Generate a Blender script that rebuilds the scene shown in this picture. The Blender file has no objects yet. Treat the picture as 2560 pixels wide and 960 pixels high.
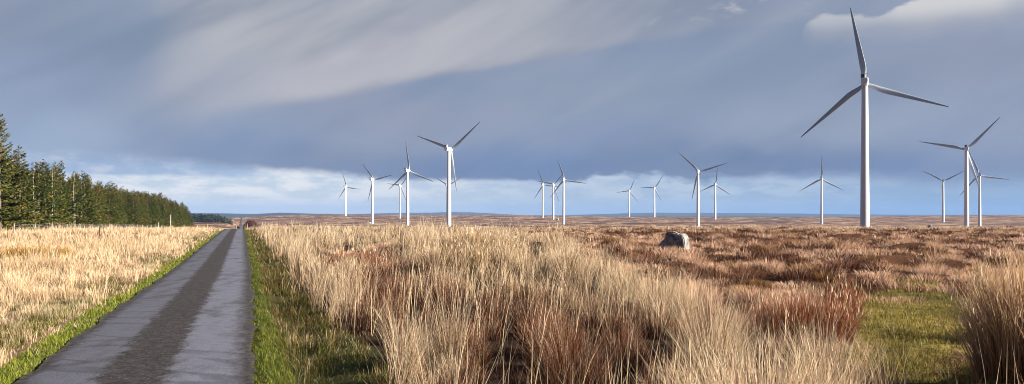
import bpy, bmesh, math, random
import numpy as np
from mathutils import Vector, Matrix

C = bpy.context.scene
COL = C.collection
F = 1991.0            # focal length in pixels of the 2560 wide photograph
CX, HY = 1280.0, 538.0
EYE = 2.1
rad = math.radians

# ------------------------------------------------------------------ camera
cam_d = bpy.data.cameras.new('camera')
cam = bpy.data.objects.new('camera', cam_d); COL.objects.link(cam)
cam.location = (0, 0, EYE); cam.rotation_euler = (rad(90), 0, 0)
cam_d.sensor_width = 36.0; cam_d.lens = 36.0*F/2560.0
cam_d.shift_y = (HY-480.0)/2560.0
cam_d.clip_start = 0.1; cam_d.clip_end = 60000
C.camera = cam

# ------------------------------------------------------------------ light and exposure
SUN_AZ, SUN_EL = 109.0, 22.0
sv = Vector((math.sin(rad(SUN_AZ))*math.cos(rad(SUN_EL)), math.cos(rad(SUN_AZ))*math.cos(rad(SUN_EL)), math.sin(rad(SUN_EL))))
sl = bpy.data.lights.new('sun', 'SUN'); sl.energy = 5.0; sl.angle = rad(0.53); sl.color = (1.0, 0.90, 0.78)
so = bpy.data.objects.new('sun', sl); COL.objects.link(so)
so.rotation_euler = sv.to_track_quat('Z', 'Y').to_euler(); so.location = (50, -20, 60)
C.view_settings.view_transform = 'Standard'; C.view_settings.look = 'None'
C.view_settings.gamma = 1.0; EXPO = 1.4
C.view_settings.exposure = EXPO
C.view_settings.use_curve_mapping = False
C.cycles.max_bounces = 5; C.cycles.diffuse_bounces = 1; C.cycles.filter_width = 1.0; C.cycles.use_denoising = True; C.cycles.denoising_prefilter = 'ACCURATE'; C.cycles.sample_clamp_indirect = 4.0; C.cycles.glossy_bounces = 2
C.cycles.transmission_bounces = 3; C.cycles.volume_bounces = 0; C.cycles.transparent_max_bounces = 4

def lin(r, g, b):
    def f(c):
        c /= 255.0
        return c/12.92 if c <= 0.04045 else ((c+0.055)/1.055)**2.4
    return (f(r), f(g), f(b), 1.0)

class NT:
    def __init__(s, tree): s.t = tree; s.n = tree.nodes; s.l = tree.links
    def node(s, typ, **kw):
        nd = s.n.new(typ)
        for k, v in kw.items(): setattr(nd, k, v)
        return nd
    def put(s, sock, v):
        if isinstance(v, bpy.types.NodeSocket): s.l.new(v, sock)
        elif v is not None: sock.default_value = v
    def m(s, op, a, b=None, c=None, clamp=False):
        nd = s.node('ShaderNodeMath', operation=op, use_clamp=clamp)
        s.put(nd.inputs[0], a); s.put(nd.inputs[1], b); s.put(nd.inputs[2], c)
        return nd.outputs[0]
    def comb(s, x, y, z=0.0):
        nd = s.node('ShaderNodeCombineXYZ'); s.put(nd.inputs[0], x); s.put(nd.inputs[1], y); s.put(nd.inputs[2], z)
        return nd.outputs[0]
    def rng(s, v, a, b, lo=0.0, hi=1.0, smooth=True):
        nd = s.node('ShaderNodeMapRange', interpolation_type='SMOOTHSTEP' if smooth else 'LINEAR')
        for i, x in enumerate((v, a, b, lo, hi)): s.put(nd.inputs[i], x)
        return nd.outputs[0]
    def mix(s, f, a, b, mode='MIX'):
        nd = s.node('ShaderNodeMix', data_type='RGBA', blend_type=mode)
        s.put(nd.inputs[0], f); s.put(nd.inputs[6], a); s.put(nd.inputs[7], b)
        return nd.outputs[2]
    def noise(s, vec, scale, detail=3.0, rough=0.5, dist=0.0):
        nd = s.node('ShaderNodeTexNoise'); s.put(nd.inputs['Vector'], vec)
        s.put(nd.inputs['Scale'], scale); s.put(nd.inputs['Detail'], detail)
        s.put(nd.inputs['Roughness'], rough); s.put(nd.inputs['Distortion'], dist)
        return nd.outputs[0]
    def mapping(s, vec, loc=(0,0,0), rot=(0,0,0), scale=(1,1,1), typ='POINT'):
        nd = s.node('ShaderNodeMapping', vector_type=typ); s.put(nd.inputs[0], vec)
        nd.inputs['Location'].default_value = loc; nd.inputs['Rotation'].default_value = rot; nd.inputs['Scale'].default_value = scale
        return nd.outputs[0]
    def curve(s, v, pts, lo, hi):
        """piecewise curve: v is mapped lo..hi -> 0..1; returns values in 0..1 times 1 (pts y already 0..1)"""
        x = s.rng(v, lo, hi, 0.0, 1.0, smooth=False)
        nd = s.node('ShaderNodeFloatCurve'); s.put(nd.inputs['Value'], x)
        c = nd.mapping.curves[0]
        while len(c.points) > 2: c.points.remove(c.points[1])
        P = [((a-lo)/(hi-lo), b) for a, b in pts]
        c.points[0].location = P[0]; c.points[-1].location = P[-1]
        for p in P[1:-1]: c.points.new(*p)
        nd.mapping.update()
        return nd.outputs[0]

# ------------------------------------------------------------------ world: clear sky behind a broken rain-cloud deck
def az_el(px, py):
    u = (px-CX)/F; v = (HY-py)/F
    a = math.atan(u); return a, v*math.cos(a)
world = bpy.data.worlds.new('World'); C.world = world; world.use_nodes = True
W = NT(world.node_tree); W.n.clear()
tc = W.node('ShaderNodeTexCoord'); sep = W.node('ShaderNodeSeparateXYZ'); W.l.new(tc.outputs['Generated'], sep.inputs[0])
sx, sy, sz = sep.outputs
az = W.m('ARCTAN2', sx, sy)
hyp = W.m('SQRT', W.m('ADD', W.m('MULTIPLY', sx, sx), W.m('MULTIPLY', sy, sy)))
el = W.m('DIVIDE', sz, W.m('MAXIMUM', hyp, 0.02))
P = W.comb(az, el, 0.0)
PXLO, PXHI = az_el(-200, 0)[0], az_el(2760, 0)[0]
def pxcurve(pts, ymax):   # pts in photograph pixels -> elevation curve over azimuth
    q = [(az_el(px, py)[0], az_el(px, py)[1]/ymax) for px, py in pts]
    q = [(PXLO, q[0][1])] + q + [(PXHI, q[-1][1])]
    return W.m('MULTIPLY', W.curve(az, q, PXLO, PXHI), ymax)
def azlevel(pts):
    q = [(az_el(px, 0)[0], v) for px, v in pts]
    q = [(PXLO, q[0][1])] + q + [(PXHI, q[-1][1])]
    return W.curve(az, q, PXLO, PXHI)
def blob(col, px, py, sxp, syp, c, amt, rot=0.0, soft=0.0, wob=None):
    a, e = az_el(px, py)
    src = wob if wob is not None else P
    v = W.mapping(src, (a, e, 0), (0, 0, rad(rot)), (sxp/F, syp/F, 1), 'TEXTURE')
    ln = W.node('ShaderNodeVectorMath', operation='LENGTH'); W.l.new(v, ln.inputs[0])
    k = W.rng(ln.outputs['Value'], 1.0, soft, 0.0, amt)
    return W.mix(k, col, lin(*c))
n_big = W.noise(W.mapping(P, scale=(3.0, 7.0, 1)), 1.0, 3.0, 0.5)
n_fine = W.noise(W.mapping(P, scale=(30, 62, 1)), 1.0, 6.0, 0.6)
n_med = W.noise(W.mapping(P, scale=(11, 26, 1)), 1.0, 5.0, 0.55)
wv = W.node('ShaderNodeVectorMath', operation='MULTIPLY_ADD')
nc = W.node('ShaderNodeTexNoise'); W.put(nc.inputs['Vector'], W.mapping(P, scale=(14, 26, 1))); nc.inputs['Scale'].default_value = 1.0; nc.inputs['Detail'].default_value = 5.0
sb = W.node('ShaderNodeVectorMath', operation='SUBTRACT'); W.l.new(nc.outputs['Color'], sb.inputs[0]); sb.inputs[1].default_value = (0.5, 0.5, 0.5)
W.l.new(sb.outputs[0], wv.inputs[0]); wv.inputs[1].default_value = (0.055, 0.035, 0); W.l.new(P, wv.inputs[2])
PW = wv.outputs[0]
# the bright band under the deck
e_h = W.rng(el, 0.0, 0.07, 0.0, 1.0, smooth=False)
left = azlevel([(0, 1), (600, 1), (1000, .85), (1300, .55), (1700, .35), (2100, .1), (2560, 0)])
low = W.mix(left, lin(142, 170, 202), lin(210, 219, 227))
low = W.mix(W.rng(el, 0.0, 0.02, 0.5, 0.0), low, W.mix(left, lin(128, 158, 198), lin(214, 222, 230)))
mid = W.mix(left, lin(152, 176, 206), lin(196, 212, 228))
low = W.mix(W.rng(el, 0.015, 0.05, 0, .8), low, mid)
puff = W.rng(W.noise(W.mapping(P, scale=(16, 60, 1)), 1.0, 6.0, 0.6), 0.40, 0.58)
puffm = W.m('MULTIPLY', puff, azlevel([(0, .7), (300, 1), (700, 1), (1100, .75), (1300, .5), (1500, .55), (1750, .6), (2000, .6), (2300, .3), (2560, .2)]))
puffm = W.m('MULTIPLY', puffm, W.rng(el, 0.008, 0.03, 0.25, 1.0))
low = W.mix(puffm, low, W.mix(left, lin(184, 200, 220), lin(238, 239, 240)))
# the deck
dk = lin(134, 150, 180)
dkc = W.mix(W.rng(n_big, 0.3, 0.7), lin(126, 144, 176), lin(146, 158, 184))
for b in [(-100, 250, 420, 330, (142, 162, 196), .8), (140, 350, 330, 110, (154, 176, 206), .95), (60, 40, 420, 140, (124, 136, 166), .7),
          (350, 70, 330, 130, (126, 146, 174), .8), (560, 330, 300, 120, (120, 144, 182), .9), (640, 370, 340, 60, (118, 142, 182), .6),
          (860, 390, 260, 60, (124, 136, 166), .6), (1000, 290, 380, 100, (146, 154, 180), .8),
          (1120, 430, 330, 60, (112, 134, 176), .8), (1330, 405, 380, 75, (108, 136, 184), .95), (1560, 330, 420, 100, (128, 148, 186), .7),
          (1480, 230, 420, 110, (142, 156, 182), .7), (1750, 190, 380, 110, (134, 152, 180), .8),
          (1850, 400, 420, 80, (104, 128, 168), .95), (2280, 420, 420, 90, (118, 140, 184), .95), (1900, 300, 380, 90, (148, 162, 188), .6),
          (2300, 300, 420, 90, (150, 164, 192), .7), (2420, 150, 420, 110, (134, 146, 174), .85), (1980, 80, 260, 90, (132, 148, 176), .7),
          (2520, 250, 260, 120, (146, 158, 186), .6)]:
    dkc = blob(dkc, *b, wob=PW)
# lit sheet of the cloud: sharp lower edge, soft streaks rising to the right
S = pxcurve([(0, 330), (300, 330), (450, 312), (640, 276), (800, 262), (1000, 214), (1280, 166), (1480, 130), (1620, 104), (1900, 68), (2150, 52), (2560, 30)], 0.4)
ds = W.m('SUBTRACT', W.m('ADD', el, W.m('MULTIPLY', W.m('SUBTRACT', n_med, 0.5), 0.010)), S)
streak = W.noise(W.mapping(W.mapping(P, rot=(0, 0, rad(-27))), scale=(2.8, 12, 1)), 1.0, 3.0, 0.5, 0.4)
streak2 = W.noise(W.mapping(W.mapping(P, rot=(0, 0, rad(-30))), scale=(7, 34, 1)), 1.0, 3.0, 0.5, 0.3)
sheetx = azlevel([(0, 0), (300, 0), (400, .35), (480, .75), (640, 1), (900, 1), (1200, .95), (1450, .7), (1700, .45), (1950, .25), (2200, .1), (2560, 0)])
ew = azlevel([(0, .05), (450, .05), (700, .025), (900, .014), (2560, .016)])
edge = W.rng(W.m('DIVIDE', ds, ew), -0.25, 1.0)
fade = W.rng(ds, 0.04, 0.22, 1.0, 0.72)
sheet = W.m('MULTIPLY', W.m('MULTIPLY', edge, sheetx), fade)
dkc = W.mix(W.rng(streak, .42, .62, 0, .22), dkc, lin(172, 180, 198)); dkc = W.mix(W.rng(streak, .46, .3, 0, .25), dkc, lin(108, 124, 154))
scol = W.mix(W.rng(W.m('ADD', W.m('MULTIPLY', streak, .7), W.m('MULTIPLY', streak2, .3)), 0.34, 0.66), lin(142, 150, 166), lin(192, 192, 197))
dkc = W.mix(W.m('MULTIPLY', sheet, .95), dkc, scol)
hi = W.m('MULTIPLY', W.m('MULTIPLY', W.rng(ds, 0.0, 0.018), W.rng(ds, 0.1, 0.02)), azlevel([(0, 0), (450, 0), (650, .6), (820, 1), (1050, .8), (1250, .55), (1500, .25), (1700, .05), (2560, 0)]))
dkc = W.mix(W.m('MULTIPLY', hi, .75), dkc, lin(198, 195, 203))
dkc = blob(dkc, 560, 210, 240, 120, (176, 180, 196), .55, 25, 0, PW)
dkc = blob(dkc, 1270, 60, 260, 70, (184, 186, 194), .5, 22, 0, PW)
dkc = blob(dkc, 1010, 60, 200, 50, (158, 160, 178), .6, 25, 0, PW)
# cream cloud at the upper right and small wisps
PT = W.node('ShaderNodeVectorMath', operation='MULTIPLY_ADD'); W.l.new(sb.outputs[0], PT.inputs[0]); PT.inputs[1].default_value = (0.05, 0.03, 0); W.l.new(P, PT.inputs[2])
topc = pxcurve([(0, -150), (1980, 150), (2010, 66), (2060, 34), (2200, 32), (2260, 6), (2350, -20), (2560, -50)], 0.4)
botc = pxcurve([(0, 200), (2000, 110), (2150, 96), (2300, 84), (2430, 70), (2560, 60)], 0.4)
wob = W.m('MULTIPLY', W.m('SUBTRACT', n_fine, 0.5), 0.022)
t1 = W.rng(W.m('SUBTRACT', topc, W.m('ADD', el, wob)), -0.001, 0.006)
t2 = W.rng(W.m('SUBTRACT', W.m('ADD', el, wob), botc), -0.014, 0.022)
cm = W.m('MULTIPLY', W.m('MULTIPLY', t1, t2), azlevel([(0, 0), (1970, 0), (2040, .65), (2200, .75), (2300, 1), (2480, 1), (2560, .6)]))
dkc = W.mix(cm, dkc, W.mix(W.rng(el, az_el(2300, 70)[1], az_el(2300, 10)[1]), lin(172, 176, 190), lin(216, 216, 216)))
for px, py, a, b, am in [(1830, 22, 130, 34, .8), (1660, 40, 60, 12, .5), (2000, 30, 60, 30, .25)]:
    k0 = blob((0, 0, 0, 1), px, py, a, b, (255, 255, 255), 1.0, 18, 0.1, PW)
    k = W.m('MULTIPLY', k0, W.rng(n_fine, 0.44, 0.66, 0, am))
    dkc = W.mix(k, dkc, lin(196, 198, 206))
dkc = W.mix(0.08, dkc, lin(108, 132, 158))
hs = W.node('ShaderNodeHueSaturation'); hs.inputs['Saturation'].default_value = 0.88; hs.inputs['Value'].default_value = 0.97; W.l.new(dkc, hs.inputs['Color']); dkc = hs.outputs[0]
# deck edge
E = pxcurve([(0, 385), (200, 398), (400, 408), (560, 418), (700, 428), (820, 434), (960, 452), (1120, 452), (1280, 452), (1440, 458), (1500, 438), (1600, 440), (1720, 452), (1900, 450), (2050, 448), (2250, 458), (2400, 466), (2560, 462)], 0.2)
wisp = W.m('MULTIPLY', W.m('SUBTRACT', n_fine, 0.5), azlevel([(0, .004), (500, .008), (900, .012), (1250, .008), (1480, .03), (1750, .03), (2000, .02), (2560, .012)]))
de = W.m('SUBTRACT', W.m('ADD', el, wisp), E)
dkc = W.mix(W.m('MULTIPLY', W.rng(de, .05, .0, 0, .42), azlevel([(0, .1), (400, .4), (700, .7), (1000, 1), (2560, 1)])), dkc, lin(98, 120, 158))
soft = azlevel([(0, .02), (300, .018), (600, .01), (1000, .007), (1450, .005), (1700, .009), (2000, .016), (2300, .022), (2560, .024)])
dm = W.rng(W.m('DIVIDE', de, soft), -0.5, 0.9)
tr = W.m('MULTIPLY', W.rng(el, az_el(400, 446)[1], az_el(400, 432)[1]), azlevel([(0, .9), (500, .85), (650, .5), (800, 0), (2560, 0)]))
tr = W.m('MULTIPLY', tr, W.rng(n_fine, 0.35, 0.6, .6, 1))
low = W.mix(tr, low, lin(150, 174, 208))
front = W.mix(dm, low, dkc)
# the rest of the dome: Nishita sky with dim cloud
sky = W.node('ShaderNodeTexSky', sky_type='NISHITA'); sky.sun_disc = False
sky.sun_elevation = rad(SUN_EL); sky.sun_rotation = rad(SUN_AZ); sky.air_density = 1.0; sky.dust_density = 0.6; sky.ozone_density = 2.0
nsk = W.node('ShaderNodeMix', data_type='RGBA', blend_type='MULTIPLY'); nsk.inputs[0].default_value = 1.0
W.l.new(sky.outputs[0], nsk.inputs[6]); nsk.inputs[7].default_value = (0.05, 0.05, 0.05, 1)
rest = W.mix(W.rng(n_big, 0.35, 0.6, 0.2, 0.7), nsk.outputs[2], lin(66, 86, 130))
aabs = W.m('ABSOLUTE', az)
fr = W.m('MULTIPLY', W.rng(aabs, 1.3, 0.75), W.rng(el, 0.9, 0.35))
allsky = W.mix(fr, rest, front)
bg = W.node('ShaderNodeBackground'); W.l.new(allsky, bg.inputs[0]); bg.inputs[1].default_value = 2.0**-EXPO
wo = W.node('ShaderNodeOutputWorld'); W.l.new(bg.outputs[0], wo.inputs[0])
world.cycles.sampling_method = 'MANUAL'; world.cycles.sample_map_resolution = 1024

# ------------------------------------------------------------------ helpers
def tag(o, label=None, cat=None, group=None, kind=None):
    if label: o['label'] = label
    if cat: o['category'] = cat
    if group: o['group'] = group
    if kind: o['kind'] = kind
    return o
def empty(name, loc=(0, 0, 0), rz=0.0, scale=1.0):
    o = bpy.data.objects.new(name, None); COL.objects.link(o); o.location = loc; o.rotation_euler = (0, 0, rz)
    o.scale = (scale,)*3; o.empty_display_size = 0.2
    return o
def link(name, me, mat=None, parent=None, loc=None):
    o = bpy.data.objects.new(name, me); COL.objects.link(o)
    if mat is not None and not me.materials: me.materials.append(mat)
    if parent is not None: o.parent = parent
    if loc is not None: o.location = loc
    return o
def raw_mesh(name, co, tris=None, quads=None, cols=None, smooth=False):
    me = bpy.data.meshes.new(name)
    nt = 0 if tris is None else len(tris); nq = 0 if quads is None else len(quads)
    me.vertices.add(len(co)); me.vertices.foreach_set('co', np.asarray(co, np.float32).ravel())
    idx = np.concatenate(([tris.ravel()] if nt else []) + ([quads.ravel()] if nq else [])).astype(np.int32)
    me.loops.add(len(idx)); me.loops.foreach_set('vertex_index', idx)
    me.polygons.add(nt+nq)
    ls = np.concatenate([np.arange(nt)*3, nt*3+np.arange(nq)*4]).astype(np.int32)
    me.polygons.foreach_set('loop_start', ls)
    if smooth: me.polygons.foreach_set('use_smooth', np.ones(nt+nq, bool))
    if cols is not None:
        a = me.color_attributes.new('Col', 'FLOAT_COLOR', 'POINT')
        c4 = np.ones((len(co), 4), np.float32); c4[:, :3] = cols
        a.data.foreach_set('color', c4.ravel())
    me.update(calc_edges=True)
    return me
def from_bm(name, bm, smooth=False):
    me = bpy.data.meshes.new(name); bm.normal_update(); bm.to_mesh(me); bm.free()
    if smooth: me.polygons.foreach_set('use_smooth', [True]*len(me.polygons))
    return me
def add_box(bm, c, s, rot=None, bevel=0.0):
    r = bmesh.ops.create_cube(bm, size=1.0)
    M = Matrix.Translation(Vector(c)) @ (rot.to_4x4() if rot else Matrix()) @ Matrix.Diagonal((*s, 1))
    bmesh.ops.transform(bm, matrix=M, verts=r['verts'])
    if bevel:
        ed = {e for v in r['verts'] for e in v.link_edges}
        bmesh.ops.bevel(bm, geom=list(ed), offset=bevel, segments=2, affect='EDGES', profile=0.6)
def add_lathe(bm, prof, n=32, cap=True):   # prof: (radius, z)
    rings = []
    for r, z in prof:
        rings.append([bm.verts.new((r*math.cos(2*math.pi*i/n), r*math.sin(2*math.pi*i/n), z)) for i in range(n)])
    for a, b in zip(rings, rings[1:]):
        for i in range(n): bm.faces.new((a[i], a[(i+1) % n], b[(i+1) % n], b[i]))
    if cap: bm.faces.new(rings[0][::-1]); bm.faces.new(rings[-1])
def tube(bm, pts, r0, r1, n=8):
    rings = []
    for k, p in enumerate(pts):
        p = Vector(p); q = Vector(pts[min(k+1, len(pts)-1)]); o = Vector(pts[max(k-1, 0)])
        d = (q-o).normalized(); a = d.orthogonal().normalized(); b = d.cross(a)
        r = r0+(r1-r0)*k/(len(pts)-1)
        rings.append([bm.verts.new(p+a*math.cos(2*math.pi*i/n)*r+b*math.sin(2*math.pi*i/n)*r) for i in range(n)])
    for a, b in zip(rings, rings[1:]):
        for i in range(n): bm.faces.new((a[i], a[(i+1) % n], b[(i+1) % n], b[i]))
    bm.faces.new(rings[0][::-1]); bm.faces.new(rings[-1])

def sstep(x, a, b):
    t = np.clip((x-a)/(b-a), 0, 1); return t*t*(3-2*t)
def _hash(ix, iy, s):
    h = (ix.astype(np.int64)*374761393 + iy.astype(np.int64)*668265263 + s*1274126177) & 0xffffffff
    h = ((h ^ (h >> 13))*1274126177) & 0xffffffff
    return ((h ^ (h >> 16)) & 0xffffff)/float(0xffffff)
def vnoise(x, y, s=0):
    ix, iy = np.floor(x), np.floor(y); fx, fy = x-ix, y-iy
    ix = ix.astype(np.int64); iy = iy.astype(np.int64)
    fx = fx*fx*(3-2*fx); fy = fy*fy*(3-2*fy)
    a = _hash(ix, iy, s); b = _hash(ix+1, iy, s); c = _hash(ix, iy+1, s); d = _hash(ix+1, iy+1, s)
    return (a+(b-a)*fx)*(1-fy)+(c+(d-c)*fx)*fy
def fbm(x, y, s=0, o=3):
    t = 0; a = 0.5; n = 0
    for k in range(o):
        t = t+a*vnoise(x*2**k+k*17.3, y*2**k-k*9.1, s+k); n += a; a *= 0.5
    return t/n

# ------------------------------------------------------------------ terrain shape
RK = ([-1e5, 0, 100, 130, 170, 250, 409, 600, 800, 1100, 1400, 1550, 1750, 1900, 2100], [0, 0, 0, -.15, -1.3, -4, -8, -11.5, -13.2, -15.2, -13.2, -10.8, -8.3, -5, -1.8])
LK = ([-1e5, 0, 100, 170, 250, 340, 500, 800, 1000, 1200, 1600, 2100], [0, 0, -.1, -1.0, -2.2, -3.6, -7, -12.5, -11, -7.6, -6, -5.5])
def zfar(u):
    px = CX+F*u
    return np.interp(px, [480, 600, 630, 700, 900, 1123, 1290, 1400, 1500, 1640, 1740, 2000, 2160, 2360, 2560], [-6, -6.2, -2.5, 2.4, 4.2, 3.2, 2.1, -.4, -1.6, -3.2, -4.6, -3.4, -2.0, 1.2, 2.4])
def road_x(Y):
    Y = np.asarray(Y, float)
    return -0.33*Y-1.42-0.009*np.maximum(0, Y-30)
CR = 0.95
def road_s(X, Y): return (X-road_x(Y))*CR
HW = 1.46
def zbase(X, Y):
    X = np.asarray(X, float); Y = np.asarray(Y, float)
    u = np.where(Y > 30, X/np.maximum(Y, 30), 0)
    r = np.interp(Y, *RK); l = np.interp(Y, *LK)
    k = sstep(u, -0.46, -0.36)
    k = np.where(Y > 900, sstep(u, -0.37, -0.335), k)
    z = l+(r-l)*k
    f = sstep(Y, 1900, 2450)
    z = z*(1-f)+zfar(u)*f
    z = z-np.maximum(0, Y-2600)*0.014-np.maximum(0, Y-3500)*0.01
    return z
def zg(X, Y):
    X = np.asarray(X, float); Y = np.asarray(Y, float)
    z = zbase(X, Y)
    s = road_s(X, Y); d = np.hypot(X, Y)
    k = sstep(np.abs(s), 1.7, 4.5)*(1-sstep(d, 250, 600))
    hum = (fbm(X/5.2, Y/5.2, 3, 3)-.5)*0.55+(fbm(X/1.7, Y/1.7, 8, 2)-.5)*0.26
    right = sstep(s, 3, 8)
    z = z+k*hum*(.55+.45*right)
    hz = right*sstep(Y, 14, 24)*(1-sstep(d, 150, 250)); z = z+hz*(sstep(fbm(X/2.1, Y/3.0, 15, 2), .3, .75)-.5)*.42
    offr = sstep(np.abs(s), 2.0, 7.0)
    z = z+np.exp(-(((X+1.5)/9)**2+((Y-38)/10)**2))*0.55*offr          # low swell that carries the tallest grass
    z = z+np.exp(-(((X+46)/10)**2+((Y-74)/14)**2))*0.35*offr
    z = z+np.exp(-(((X-5.75)/.95)**2+((Y-8.7)/1.0)**2))*0.45
    z = z-0.14*np.exp(-((s-2.1)/0.45)**2)*(d < 400)-0.05*np.exp(-((s+2.2)/0.4)**2)*(d < 400)
    z = z-0.06*(1-sstep(np.abs(s), 1.30, 1.62))
    fx = Y*1.0; uu = X/np.maximum(Y, 1)
    clear = sstep(uu, .385, .42)*(1-sstep(uu, .57, .60))*sstep(Y, 8, 9)*(1-sstep(Y, 19, 23))
    z = z*(1-clear)+clear*(-0.10+0.34*fbm(X/1.3, Y/1.0, 5, 2))
    big = (fbm(X/160, Y/160, 11, 3)-.5)*1.6*sstep(Y, 500, 1200)*(1-sstep(Y, 1700, 2200))
    return z+big*sstep(np.abs(s), 8, 60)

# colours are stored linear; a small palette of what grows on the moor
def L3(r, g, b): return np.array(lin(r, g, b)[:3])
STRAW = L3(236, 212, 178); STRAW2 = L3(212, 180, 142); PINK = L3(228, 190, 160); RUST = L3(128, 78, 44); RED = L3(104, 56, 34)
HEATH = L3(104, 62, 44); HEATH2 = L3(146, 96, 68); GREEN = L3(92, 112, 34); GREEN2 = L3(132, 136, 44); DKG = L3(58, 74, 34); OCHRE = L3(160, 122, 56); SOIL = L3(48, 34, 26)
OLIVE = L3(112, 100, 50); CLEARC = L3(188, 160, 86)

# where the tall grass is bleached (+) or red-brown (-)
PALE_R = [(1000, 600, 450, 50, .6), (945, 662, 70, 26, -.9), (800, 622, 70, 22, -.6), (1130, 724, 230, 42, -1.15), (1370, 800, 230, 66, -1.15), (1300, 910, 260, 80, -.7),
          (960, 850, 130, 110, .7), (820, 730, 80, 70, .6), (1640, 690, 220, 55, .55), (1560, 890, 110, 70, -.9), (2000, 780, 90, 60, -.6), (1830, 880, 230, 60, .5), (1750, 790, 120, 30, -.35), (1270, 640, 60, 20, -.3)]
def zones(X, Y):
    """weights of the plant communities at ground points"""
    s = road_s(X, Y); u = X/np.maximum(Y, 1)
    n1 = fbm(X/3.0, Y/3.0, 21, 3); n2 = fbm(X/9, Y/14, 31, 3); n3 = fbm(X/1.1, Y/1.1, 41, 2)
    w = {}
    roadm = np.abs(s) < HW+0.02
    verge = ((s < 0) & (s > -HW-0.55-0.35*(n1-.4))) | ((s > 0) & (s < HW+0.34+.4*(n1-.5)))
    rough = (s > 0) & ~verge & (s < HW+1.55+1.2*(n1-.5)) & (Y < 140)
    lrough = (s < 0) & ~verge & (s > -HW-1.9-1.5*(n1-.5)) & (s < -HW-.75) & (fbm(X/1.6+Y*0, Y/2.6, 23, 2) > .46)
    right = s > HW+1.0
    px = CX+F*u
    bound = np.interp(px, [600, 1200, 1350, 1500, 1700, 1850, 2000, 2150, 2400], [150, 92, 45, 28, 18, 13.0, 10.3, 8.6, 7.8])*(1+.5*(n2-.5))
    heather = right & (Y > bound)
    heather |= right & (px < 1350) & (Y > 34) & (n2 > .60)
    heather |= right & (px > 800) & (px < 1010) & (Y > 26) & (Y < 44) & (n1 > .40)
    clearing = right & (X > .40*Y+1.4*(n1-.5)+.5*(n3-.5)) & (X < .612*Y+1.0*(n1-.5)+.5*(n3-.5)) & (Y < 20.5+15*(n1-.5)+5*(n3-.5)) & (Y > 4)
    paleness = 0.62+.9*(fbm(X/2.6, Y/3.6, 51, 3)-.5)+0*px
    pt = HY+2787.0/np.maximum(Y, 5)
    for gx, gy, sx_, sy_, am in PALE_R: paleness = paleness+am*np.exp(-((px-gx)/sx_)**2-((pt-gy)/sy_)**2)
    lheath = (s < -9) & (Y > 62) & (n2 > .54+.10*sstep(-s, 60, 20))
    return dict(s=s, u=u, px=px, n1=n1, n2=n2, n3=n3, road=roadm, verge=verge, rough=rough & ~clearing, lrough=lrough,
                pale=paleness, heather=(heather & ~clearing & ~rough) | lheath, clearing=clearing)

# ------------------------------------------------------------------ materials
def new_mat(name):
    m = bpy.data.materials.new(name); m.use_nodes = True; T = NT(m.node_tree); T.n.clear()
    out = T.node('ShaderNodeOutputMaterial'); bs = T.node('ShaderNodeBsdfPrincipled'); T.l.new(bs.outputs[0], out.inputs[0])
    return m, T, bs, out
def plain(name, col, rough=0.6, metal=0.0, var=0.06, scale=3.0, bump=0.0):
    m, T, bs, out = new_mat(name)
    t = T.node('ShaderNodeTexCoord')
    n = T.noise(t.outputs['Object'], scale, 5.0, 0.6)
    c = T.mix(T.rng(n, 0.3, 0.7), tuple(max(0, x*(1-var)) for x in col[:3])+(1,), tuple(min(1, x*(1+var)) for x in col[:3])+(1,))
    T.put(bs.inputs['Base Color'], c); bs.inputs['Roughness'].default_value = rough; bs.inputs['Metallic'].default_value = metal
    if bump:
        b = T.node('ShaderNodeBump'); b.inputs['Strength'].default_value = bump; T.l.new(n, b.inputs['Height']); T.l.new(b.outputs[0], bs.inputs['Normal'])
    return m
def leaf_mat(name, trans=0.3, rough=0.65, objvar=0.0):
    m, T, bs, out = new_mat(name)
    a = T.node('ShaderNodeAttribute', attribute_name='Col'); c = a.outputs['Color']
    if objvar:
        oi = T.node('ShaderNodeObjectInfo')
        c = T.mix(T.m('MULTIPLY', oi.outputs['Random'], objvar), c, (0.16, 0.11, 0.03, 1))
        h = T.node('ShaderNodeHueSaturation'); T.l.new(c, h.inputs['Color'])
        T.put(h.inputs['Value'], T.rng(oi.outputs['Random'], 0, 1, .75, 1.3, False)); c = h.outputs[0]
    T.put(bs.inputs['Base Color'], c); bs.inputs['Roughness'].default_value = rough
    bs.inputs['Specular IOR Level'].default_value = 0.25
    tr = T.node('ShaderNodeBsdfTranslucent'); T.put(tr.inputs[0], c)
    mx = T.node('ShaderNodeMixShader'); mx.inputs[0].default_value = trans
    T.l.new(bs.outputs[0], mx.inputs[1]); T.l.new(tr.outputs[0], mx.inputs[2]); T.l.new(mx.outputs[0], out.inputs[0])
    return m
M_blade = leaf_mat('dry_grass_blade', 0.32)
M_needle = leaf_mat('conifer_needles', 0.12, 0.6, 0.35)
M_white = plain('turbine_white_paint', (0.70, 0.72, 0.74), 0.4, 0, 0.03, 0.6)
M_blade_shaded = plain('blade_shaded_white', (0.38, 0.43, 0.49), 0.4, 0, 0.03, 0.6)  # turbine white darkened and blued: the blades' shade put into their colour
M_dark = plain('cooler_black', (0.02, 0.022, 0.03), 0.5)
M_trunk = plain('spruce_bark', (0.11, 0.085, 0.06), 0.9, 0, 0.4, 6.0)
M_pale = plain('pale_dead_bark', (0.34, 0.32, 0.22), 0.8, 0, 0.3, 5.0)
M_post = plain('weathered_post', (0.30, 0.28, 0.24), 0.85, 0, 0.3, 9.0)
M_wire = plain('galvanised_wire', (0.4, 0.4, 0.4), 0.5, 0.6)

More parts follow.
